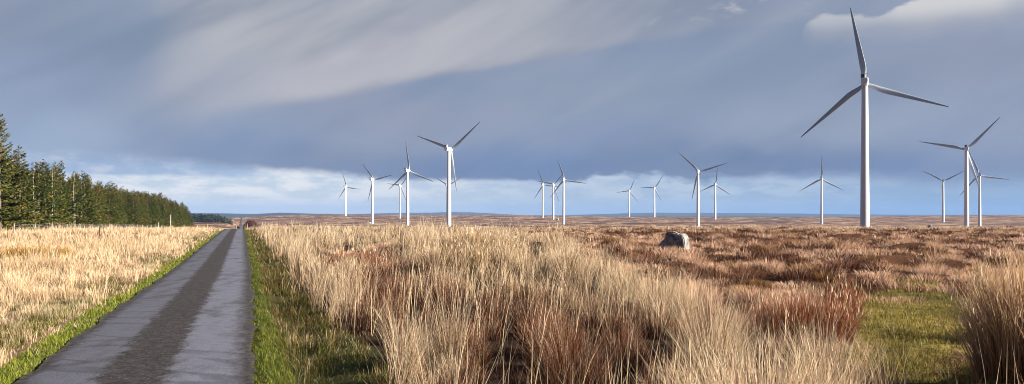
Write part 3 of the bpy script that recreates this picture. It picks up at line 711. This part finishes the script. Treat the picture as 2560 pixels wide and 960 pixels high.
# ------------------------------------------------------------------ wind turbines
def ring_blade(R=41.0):
    st = [(0.6, .95, 1.0, .0), (2.2, .95, 1.0, 0), (4.5, 1.25, .8, 8), (7, 1.65, .45, 13), (9.5, 1.85, .30, 12), (13, 1.70, .24, 9.5), (18, 1.45, .21, 7), (24, 1.15, .19, 4), (30, .86, .17, 2), (35, .62, .16, .8), (38.5, .44, .15, 0), (40.4, .27, .15, 0), (41, .06, .15, 0)]
    n = 20; V = []
    for r, hc, th_, tw in st:            # hc half chord, th_ thickness ratio
        k = min(1, max(0, (r-2.2)/5)); tw = rad(tw+2); hc *= 1-.16*k
        for i in range(n):
            a = 2*math.pi*i/n
            x = math.cos(a)*hc; y = math.sin(a)*hc*th_*(1-.35*k*math.cos(a))
            x += hc*.42*k-.0
            V.append((x*math.cos(tw)+y*math.sin(tw), -x*math.sin(tw)+y*math.cos(tw), r))
    Q = []
    for k in range(len(st)-1):
        for i in range(n): Q.append((k*n+i, k*n+(i+1) % n, (k+1)*n+(i+1) % n, (k+1)*n+i))
    me = bpy.data.meshes.new('blade'); me.from_pydata(V, [], Q+[tuple(range(n))[::-1], tuple(range((len(st)-1)*n, len(st)*n))])
    me.polygons.foreach_set('use_smooth', [True]*len(me.polygons)); me.materials.append(M_blade_shaded); me.update()
    return me
HUB = 78.0
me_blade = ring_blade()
bm = bmesh.new(); add_lathe(bm, [(2.75, -2.5), (2.75, .35), (2.3, .36), (2.28, 2), (2.12, 20), (1.95, 36), (1.78, 52), (1.62, 66), (1.5, 76), (1.5, HUB-1.9)], 40); me_tower = from_bm('tower', bm, True); me_tower.materials.append(M_white)
for p in me_tower.polygons:
    if len(p.vertices) > 4 or abs(p.normal.z) > .5: p.use_smooth = False
bm = bmesh.new(); add_box(bm, (0, -2.31, 3.3), (.95, .12, 2.1), bevel=.03); me_door = from_bm('door', bm); me_door.materials.append(plain('turbine_door', (.3, .32, .34), .5))
bm = bmesh.new(); add_box(bm, (0, -3.2, 1.5), (1.4, 1.6, .12)); 
for k in range(6): add_box(bm, (0, -4.1-.3*k, 1.45-.24*(k+1)), (1.3, .3, .06))
for sx_ in (-.66, .66):
    add_box(bm, (sx_, -3.2, 2.1), (.05, 1.6, .05)); add_box(bm, (sx_, -4.0, 1.2), (.06, .06, 1.9)); add_box(bm, (sx_, -2.5, 1.2), (.06, .06, 1.9))
me_steps = from_bm('steps', bm); me_steps.materials.append(plain('galvanised_steel', (.45, .46, .47), .5, .4))
# nacelle: rounded body along Y
bm = bmesh.new(); prof = [(-1.55, 1.75), (-1.75, 1.5), (-1.8, 0), (-1.62, -1.0), (-1.1, -1.7), (0, -1.9), (1.1, -1.7), (1.62, -1.0), (1.8, 0), (1.75, 1.5), (1.55, 1.75)]
rings = []
for y, s_, dz in [(-6.2, .86, .1), (-5.9, .97, .03), (-5.0, 1, 0), (1.6, 1, 0), (2.4, .93, 0), (2.7, .8, 0)]:
    rings.append([bm.verts.new((a*s_, y, b*s_+dz)) for a, b in prof])
for a, b in zip(rings, rings[1:]):
    for i in range(len(prof)): bm.faces.new((a[i], a[(i+1) % len(prof)], b[(i+1) % len(prof)], b[i]))
bm.faces.new(rings[0][::-1]); bm.faces.new(rings[-1]); bmesh.ops.recalc_face_normals(bm, faces=bm.faces)
me_nac = from_bm('nacelle', bm); me_nac.materials.append(M_white)
bm = bmesh.new(); add_box(bm, (-.85, -5.4, 2.75), (1.5, .9, 1.75), bevel=.06); me_cool = from_bm('cooler', bm); me_cool.materials.append(M_dark)
bm = bmesh.new()
add_box(bm, (1.66, -5.4, 2.7), (.2, .8, 2.0)); add_box(bm, (-1.72, -5.4, 2.7), (.18, .95, 2.0)); add_box(bm, (0, -5.4, 3.74), (3.5, .8, .2)); add_box(bm, (.3, -5.4, 1.78), (2.6, .6, .1)); add_box(bm, (0.02, -5.4, 2.7), (.16, .95, 1.95))
me_frame = from_bm('cooler_frame', bm); me_frame.materials.append(M_white)
bm = bmesh.new(); tube(bm, [(.5, -4.6, 1.7), (.5, -4.6, 4.1)], .05, .04); tube(bm, [(.2, -4.6, 3.9), (.5, -4.58, 3.9), (.85, -4.6, 3.9)], .05, .05); 
me_mast = from_bm('weather_mast', bm); me_mast.materials.append(M_dark)
bm = bmesh.new(); add_lathe(bm, [(1.45, 0), (1.7, .35), (1.75, 1.9), (1.55, 2.7), (1.1, 3.4), (.5, 3.8), (.06, 3.92)], 28)
bmesh.ops.rotate(bm, cent=(0, 0, 0), matrix=Matrix.Rotation(rad(-90), 3, 'X'), verts=bm.verts); me_hub = from_bm('hub', bm, True); me_hub.materials.append(M_white)

GT = 'wind turbines scattered across the moor'
turbs = [ # hub px, hub py, hub-to-base px, blade angle, label
 (2162, 207, 380, -10, 'nearest and by far the largest wind turbine, one blade pointing almost straight up'),
 (2416, 373, 204, 43, 'second largest right hand turbine, its lower blade crossing a smaller turbine behind'),
 (1122, 373, 196, 51, 'largest wind turbine of the left half, two blades raised in a wide V'),
 (1019, 427, 142, -8, 'white turbine next left of the biggest one in the left half'),
 (1745, 429, 139, -46, 'turbine beyond the boulder with its upper blade pointing up to the left'),
 (2449, 438, 128, -20, 'smaller turbine just right of and behind the second largest one'),
 (1409, 449, 114, -20, 'rightmost and tallest turbine in the tight trio near the centre'),
 (2054, 447, 111, 0, 'distant turbine left of the nearest one, one blade exactly upright'),
 (931, 449, 110, -41, 'second turbine from the left end of the row on the moor'),
 (2358, 453, 101, 61, 'distant turbine between the nearest one and the overlapping pair, blades in a V'),
 (1383, 461, 90, 42, 'middle turbine of the tight trio near the centre, beside a small white cabin'),
 (1788, 461, 87, 6, 'small distant turbine right of the one beyond the boulder'),
 (1000, 464, 82, 38, 'small distant turbine half crossed by the blade of its taller neighbour'),
 (1357, 462, 80, -23, 'leftmost turbine of the tight trio near the centre'),
 (1118, 464, 80, 60, 'far turbine almost hidden behind the tower of the biggest left one'),
 (864, 467, 74, -20, 'leftmost wind turbine, small and far off by the low hills'),
 (1636, 470, 72, 33, 'right hand one of the two very small turbines over the blue hills'),
 (1573, 477, 64, 23, 'smallest and farthest turbine, left of its twin over the blue hills')]
ROT_AZ = 25.0
base_xy = []
for px, py, tp, ang, lab in turbs:
    Yd = HUB*F/tp; X = (px-CX)/F*Yd; zh = EYE+(HY-py)/F*Yd
    z0 = float(zg(X, Yd)); sc = (zh-z0)/HUB
    t = empty('wind_turbine', (X, Yd, z0), rad(-ROT_AZ-random.Random(px).uniform(-3, 3)), sc)
    tag(t, lab, 'wind turbine', GT); base_xy.append((X, Yd, z0, sc))
    tw = link('tower', me_tower, None, t); link('door', me_door, None, tw); link('steps', me_steps, None, tw)
    nc_ = link('nacelle', me_nac, None, t, (0, 0, HUB)); link('cooler', me_cool, None, nc_); link('cooler_frame', me_frame, None, nc_); link('weather_mast', me_mast, None, nc_)
    link('hub', me_hub, None, t, (0, 2.72, HUB))
    for k in range(3):
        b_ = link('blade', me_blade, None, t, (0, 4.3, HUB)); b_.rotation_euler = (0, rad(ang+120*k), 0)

# ------------------------------------------------------------------ spruces
def spruce(seed, H=10.0, R=2.0, bare=0.06, dens=1.0, sparse=1.0, fine=.8):
    r_ = np.random.default_rng(seed)
    K = []   # branches: height, azimuth, length, slope
    h = H*bare+.2
    while h < H-.15:
        f = h/H; env = R*(1-f)**.95*(.85+.15*min(1, f*6))
        for b in range(int(r_.integers(6, 9)*sparse+.5) if f < .93 else 4):
            K.append((h+r_.uniform(-.1, .1), r_.uniform(0, 2*math.pi), env*r_.uniform(.65, 1.18)+.12, -.15+.9*f**1.5+r_.normal(0, .08)))
        h += .30+.10*r_.uniform()-.06*f
    K = np.array(K); V = []; Cc = []
    asym = 1+.18*np.cos(K[:, 1]-r_.uniform(0, 6)); K[:, 2] *= asym
    for hh, a, Ln, sl_ in K:
        n = max(3, int(Ln/.16*dens)); t_ = r_.uniform(.12, 1, n); t_[:2] = (1, .9)
        f = hh/H
        dx, dy = math.cos(a), math.sin(a)
        x = dx*Ln*t_; y = dy*Ln*t_; z = hh+Ln*(sl_*t_-.28*t_*(1-t_)*1.5+.10*t_**3)
        side = r_.choice([-1, 1], n)*r_.uniform(.15, 1.0, n); side[:1] = 0
        da = a+side; ln = fine*r_.uniform(.22, .44, n)*(.7+.45*(1-f)); wd_ = ln*r_.uniform(.18, .30, n)
        ux, uy, uz = np.cos(da), np.sin(da), r_.normal(sl_*.5-.16, .20, n)
        px_, py_ = -np.sin(da), np.cos(da); pz = r_.normal(0, .5, n)
        b0 = np.stack([x, y, z], -1); tip = b0+np.stack([ux*ln, uy*ln, uz*ln], -1)
        mid = b0+.45*(tip-b0); o = np.stack([px_*wd_, py_*wd_, pz*wd_], -1)
        dz = np.array([0, 0, -.05])
        V.append(np.stack([b0, mid+o+dz, tip, mid-o+dz], 1).reshape(-1, 3))
        base = np.where(r_.uniform(0, 1, (n, 1)) < .5, np.array([[.028, .058, .012]]), np.array([[.056, .094, .018]]))
        br = r_.uniform(0, 1, (n, 1)) < (.06+.34*max(0, f-.55)+.08*(f < .35)); base = np.where(br, np.array([[.30, .17, .04]]), base)
        tipc = base*1.35*(1+r_.normal(0, .15, (n, 1)))
        Cc.append(np.stack([base*.9, base, tipc, base], 1).reshape(-1, 3))
    V = np.concatenate(V); Cc = np.concatenate(Cc); n = len(V)//4
    Tt = (np.arange(n)[:, None, None]*4+np.array([[0, 1, 2], [0, 2, 3]])[None]).reshape(-1, 3)
    # leader shoots
    crown = raw_mesh('crown', V, Tt, None, np.clip(Cc, .003, 1)); crown.materials.append(M_needle)
    return crown
def trunk_mesh(H=10.0, r=.16, mat=None, stubs=0, seed=1):
    bm = bmesh.new(); r_ = random.Random(seed)
    pts = [(r_.uniform(-.05, .05)*k/3, r_.uniform(-.05, .05)*k/3, -.3+(H+.25)*k/8) for k in range(9)]
    tube(bm, pts, r, .015, 8)
    for _ in range(stubs):
        z = r_.uniform(1, H*.9); a = r_.uniform(0, 6.28); l = r_.uniform(.4, 1.3)*(1-z/H*.6)
        tube(bm, [(0, 0, z), (math.cos(a)*l*.6, math.sin(a)*l*.6, z+l*.05), (math.cos(a)*l, math.sin(a)*l, z-l*.1)], .035, .008, 5)
    me = from_bm('trunk', bm, True); me.materials.append(mat or M_trunk); return me
me_trunk = trunk_mesh(); me_ptrunk = trunk_mesh(mat=M_pale, r=.06, stubs=16)
crowns = [spruce(k, R=1.75+.12*(k % 4), bare=.03, dens=4.2) for k in range(7)]
crown_big = [spruce(60, R=2.35, bare=.02, dens=6.0, fine=.58), spruce(61, R=2.2, bare=.02, dens=5.5, fine=.6)]
crown_thin = [spruce(70, R=1.25, bare=.55, sparse=.7), spruce(71, R=1.2, bare=.5, sparse=.7), spruce(72, R=1.1, bare=.42, sparse=.6)]
def tree(X, Y, H, crown, label, group=None, tr=None, name='spruce_tree', rz=None, wid=1.0):
    r_ = random.Random(int(X*13+Y*7))
    o = empty(name, (X, Y, float(zg(X, Y))-.05), r_.uniform(0, 6.28) if rz is None else rz, 1.0); s_ = H/10.0
    o.scale = (s_*wid, s_*wid, s_)
    tag(o, label, 'tree', group)
    link('trunk', tr or me_trunk, None, o); link('crown', crown, None, o)
A = np.array([-61.5, 95.0]); Bp = np.array([-137.0, 338.0]); D = (Bp-A); Lf = np.hypot(*D); D /= Lf; Nn = np.array([-D[1], D[0]])  # Nn points away from the road
rt = random.Random(5)
ROWL = ['front rank spruce of the plantation edge with branches down to the field fence', 'second rank spruce close behind the front trees of the plantation', 'spruce deeper inside the plantation, mostly its pointed top showing', 'rearmost spruce of the plantation, only its tip showing over the others']
ROWG = ['front rank of the spruce plantation', 'second rank of the spruce plantation', 'inner rank of the spruce plantation', 'rear rank of the spruce plantation']
GF = 'spruces of the dense plantation edge'
def F_at(px):   # point of the forest edge seen at this pixel column
    u = (px-CX)/F; t = (u*A[1]-A[0])/(D[0]-u*D[1]); return A+D*t, t
for row in range(4):
    t = -14.0+row*1.3
    while t < Lf+1:
        p = A+D*t+Nn*(row*2.9+rt.uniform(-.6, .6))
        if row > 0 or t > 8:
            Hh = (9.6+rt.uniform(-.9, .9)+(1.2 if t > 150 else 0)+.25*row) if t > 10 else 12.0+rt.uniform(-1, 1)
            e_ = min(1, (Lf-t)/16.0); Hh *= .78+.22*max(0, e_)
            tree(p[0], p[1], Hh, rt.choice(crowns), ('last spruce at the far right end of the plantation, sloping down to the moor' if row == 0 and t > Lf-2.0 else ROWL[row]), None if row == 0 and t > Lf-2.0 else ROWG[row], wid=rt.uniform(1.12, 1.42))
        t += rt.uniform(3.1, 4.3)
p, t0 = F_at(-14); tree(p[0]+.6, p[1], 14.3, crown_big[0], 'tallest spruce, cut by the left edge of the photo', wid=1.08, rz=1.0)
tree(p[0]-2.5, p[1]-6, 13.2, crown_big[1], 'tall dense spruce outside the left edge beside the tallest one', wid=1.05, rz=2.0)
p, _ = F_at(38); tree(p[0]-1.0, p[1]+1.5, 10.8, crown_big[1], 'broad full spruce at the foot of the tallest one on the left', wid=1.15, rz=3.0)
for px, Hh, cr, tr_, lab in [(70, 9.7, 0, 1, 'spruce with a bare pale trunk right beside the tallest tree'), (90, 9.4, 1, 0, 'slim spruce top just right of the first pale trunk'),
        (118, 9.9, 2, 1, 'thin pale trunked spruce left of the twin dark spires'), (128, 10.4, None, 0, 'left one of the twin dark green spires in the plantation'), (145, 11.2, None, 0, 'right and taller one of the twin dark green spires'),
        (173, 9.8, 0, 1, 'pale trunked spruce with a layered open top right of the twin spires'), (193, 8.8, 1, 1, 'pale trunked spruce rightmost of the bare trunks in the plantation'), (216, 10.3, None, 0, 'spiky topped spruce where the plantation tops level out')]:
    p, t = F_at(px); q_ = p-Nn*(.7 if tr_ else .4)
    tree(q_[0], q_[1], Hh, crown_thin[cr] if cr is not None else crowns[px % 7], lab, tr=me_ptrunk if tr_ else None, wid=1.0 if cr is not None else .85)

# far plantation beyond the moor, one mass
def far_wood(px0, px1, Yd, H, rows, name, label, step=4.2):
    r_ = np.random.default_rng(3); bag = Bag()
    for row in range(rows):
        Y = Yd+row*7
        x = (px0-CX)/F*Y
        x1 = (px1-CX)/F*Y
        while x < x1:
            e_ = min(1, (x1-x)/25); hh = H*(.85+.3*r_.uniform())*(.55+.45*e_); yy = Y+r_.uniform(-2, 2); z0 = float(zg(x, yy))
            n = 44; f = r_.uniform(0, 1, n)**1.1; a = r_.uniform(0, 6.28, n); rr_ = 2.6*(1-f)**.8+.2
            b0 = np.stack([x+np.cos(a)*rr_*.3, yy+np.sin(a)*rr_*.3, z0+hh*f*.94], -1)
            c_ = np.where(r_.uniform(0, 1, (n, 1)) < .5, np.array([[.05, .085, .03]]), np.array([[.09, .11, .04]]))
            V_, T_, K_ = blades(b0, np.full(n, hh*.16), np.full(n, 1.5), a, np.full(n, 1.2), c_, c_*1.1, 2, .3, 1.0)
            bag.add(V_, T_, K_); x += step*r_.uniform(.7, 1.3)
    tag(bag.build(name, M_needle), label, kind='stuff')
far_wood(455, 581, 1150, 11.5, 5, 'far_wood', 'far dark plantation of small conifers beyond the forest end')

# ------------------------------------------------------------------ fences
me_fpost = None
def fence(pts, hgt, label, step=7.0, tallp=()):
    x0, y0 = pts[0]; o = empty('fence', (x0, y0, float(zg(x0, y0)))); tag(o, label, 'fence')
    L = 0; P_ = []
    for (ax, ay), (bx, by) in zip(pts, pts[1:]):
        l = math.hypot(bx-ax, by-ay); n = max(1, int(l/step))
        for k in range(n): P_.append((ax+(bx-ax)*k/n, ay+(by-ay)*k/n))
    P_.append(pts[-1]); P_ = P_[:95]
    tops = []
    oz = o.location.z
    for k, (x, y) in enumerate(P_):
        r_ = random.Random(k); h = hgt*(r_.uniform(.92, 1.08)); z = float(zg(x, y))
        bm = bmesh.new(); tl = Vector((r_.uniform(-.05, .05), r_.uniform(-.05, .05), 0))
        tube(bm, [(0, 0, -.2), Vector((0, 0, h*.5))+tl*.5, Vector((0, 0, h))+tl], .06, .05, 7)
        link('post', from_bm('post', bm), M_post, o, (x-x0, y-y0, z-oz)); tops.append((x-x0, y-y0, z-oz, h))
    bm = bmesh.new()
    for fr_ in (.25, .45, .65, .8, .95):
        tube(bm, [(x, y, z+h*fr_) for x, y, z, h in tops], .012, .012, 4)
    link('wire', from_bm('wire', bm), M_wire, o)
fp = [tuple(A+D*t-Nn*5.0) for t in (-12, 20, 60, 110, 170, 235)]
fence(fp, 1.15, 'pale post and wire fence along the front of the spruce plantation')
def lone_post(px, Yd, h, r, mat, label, name='marker_post', cat='post'):
    x, z = ground_at(px, Yd); bm = bmesh.new()
    tube(bm, [(0, 0, -.3), (0, 0, h*.5), (.02, 0, h)], r, r*.9, 8); add_box(bm, (.02, 0, h), (r*2.1, r*2.1, r*.5), bevel=.01)
    o = link(name, from_bm(name, bm, False), mat); o.location = (x, Yd, z); tag(o, label, cat)
M_brown = plain('dark_wood', (.06, .03, .02), .8)
lone_post(426, 190, 3.6, .14, M_post, 'tall pale grey post before the far end of the plantation')
lone_post(396, 172, 1.6, .12, M_post, 'short pale post left of the tall grey one at the forest fence')
lone_post(611.5, 150, 1.2, .17, M_brown, 'dark brown wooden post on the right verge at the road crest')
lone_post(590, 164, 1.1, .11, M_post, 'pale post on the left verge where the road dips')
lone_post(249, 70, .95, .06, M_brown, 'thin dark stake standing in the pale field grass')

# ------------------------------------------------------------------ shrubs by the far road
def shrub(px, Yd, rx, h, col1, col2, label, n=900, name='shrub'):
    x, z = ground_at(px, Yd); o = empty(name, (x, Yd, z)); tag(o, label, 'shrub')
    a = rng.uniform(0, 6.28, n); f = rng.uniform(0, 1, n); r = rx*np.sqrt(1-f*.9)*np.sqrt(rng.uniform(.1, 1, n))
    b0 = np.stack([np.cos(a)*r, np.sin(a)*r, h*f*.85], -1)
    c1 = np.where(rng.uniform(0, 1, (n, 1)) < .5, col1, col2)
    V_, T_, K_ = blades(b0, np.full(n, h*.3), np.full(n, rx*.12), a, np.abs(rng.normal(.5, .3, n)), c1*.8, c1*1.1, 2)
    b = Bag(); b.add(V_, T_, np.clip(K_, .004, .9)); b.build('foliage', M_blade, o)
    bm = bmesh.new()
    for k in range(5): tube(bm, [(0, 0, -.2), (math.cos(k*1.26)*rx*.3, math.sin(k*1.26)*rx*.3, h*.5)], .06*h/2, .02*h/2, 5)
    link('stem', from_bm('stem', bm), M_trunk, o)
shrub(627, 800, 7.5, 9.5, L3(120, 78, 70), L3(96, 62, 54), 'rounded purplish brown bush right of the distant road', 1400)
shrub(613, 640, 3.0, 3.8, L3(62, 70, 40), L3(44, 50, 30), 'small dark green bush just right of the distant road')
shrub(594, 660, 2.4, 4.5, L3(50, 50, 34), L3(70, 60, 40), 'small dark bush just left of the distant road')
shrub(588.5, 640, 1.8, 3.5, L3(224, 196, 160), L3(200, 170, 130), 'pale straw coloured bush left of the distant road')

# ------------------------------------------------------------------ small cabin by the middle turbine
def cabin(k, dx, dy, s_, label):
    X, Y, z, _ = base_xy[k]; x, y = X+dx, Y+dy; zc = float(zg(x, y))
    o = empty('service_cabin', (x, y, zc), rad(-20)); tag(o, label, 'cabin')
    bm = bmesh.new(); add_box(bm, (0, 0, 1.25*s_), (5*s_, 3*s_, 2.9*s_), bevel=.05); link('wall', from_bm('wall', bm), M_white, o)
    bm = bmesh.new()
    v = [bm.verts.new(c_) for c_ in [(-2.7*s_, -1.7*s_, 2.71*s_), (2.7*s_, -1.7*s_, 2.71*s_), (2.7*s_, 1.7*s_, 2.71*s_), (-2.7*s_, 1.7*s_, 2.71*s_), (-2.7*s_, 0, 3.5*s_), (2.7*s_, 0, 3.5*s_)]]
    for f in [(0, 1, 5, 4), (2, 3, 4, 5), (0, 4, 3), (1, 2, 5), (3, 2, 1, 0)]: bm.faces.new([v[i] for i in f])
    link('roof', from_bm('roof', bm), M_post, o)
    bm = bmesh.new(); add_box(bm, (.8*s_, -1.52*s_, 1.1*s_), (.9*s_, .08, 2.0*s_)); link('door', from_bm('door', bm), M_dark, o)
cabin(10, 9, -4, 1.2, 'small white service cabin at the foot of the middle turbine of the central trio')
cabin(8, -5.5, -3, .9, 'small white box at the left foot of the second turbine from the left')

# ------------------------------------------------------------------ haze
def haze():
    bm = bmesh.new()
    x0, x1, y0, y1, z0, z1 = -13500, 13500, -14500, 14500, -330, 150
    add_box(bm, ((x0+x1)/2, (y0+y1)/2, (z0+z1)/2), (x1-x0, y1-y0, z1-z0))
    m = bpy.data.materials.new('haze_air'); m.use_nodes = True; T = NT(m.node_tree); T.n.clear()
    out = T.node('ShaderNodeOutputMaterial'); v = T.node('ShaderNodeVolumePrincipled')
    v.inputs['Color'].default_value = (0.30, 0.52, 0.95, 1); v.inputs['Density'].default_value = 6e-5
    T.l.new(v.outputs[0], out.inputs['Volume'])
    tag(link('haze', from_bm('haze', bm), m), 'thin blue air haze over the far moor', kind='stuff')
haze()
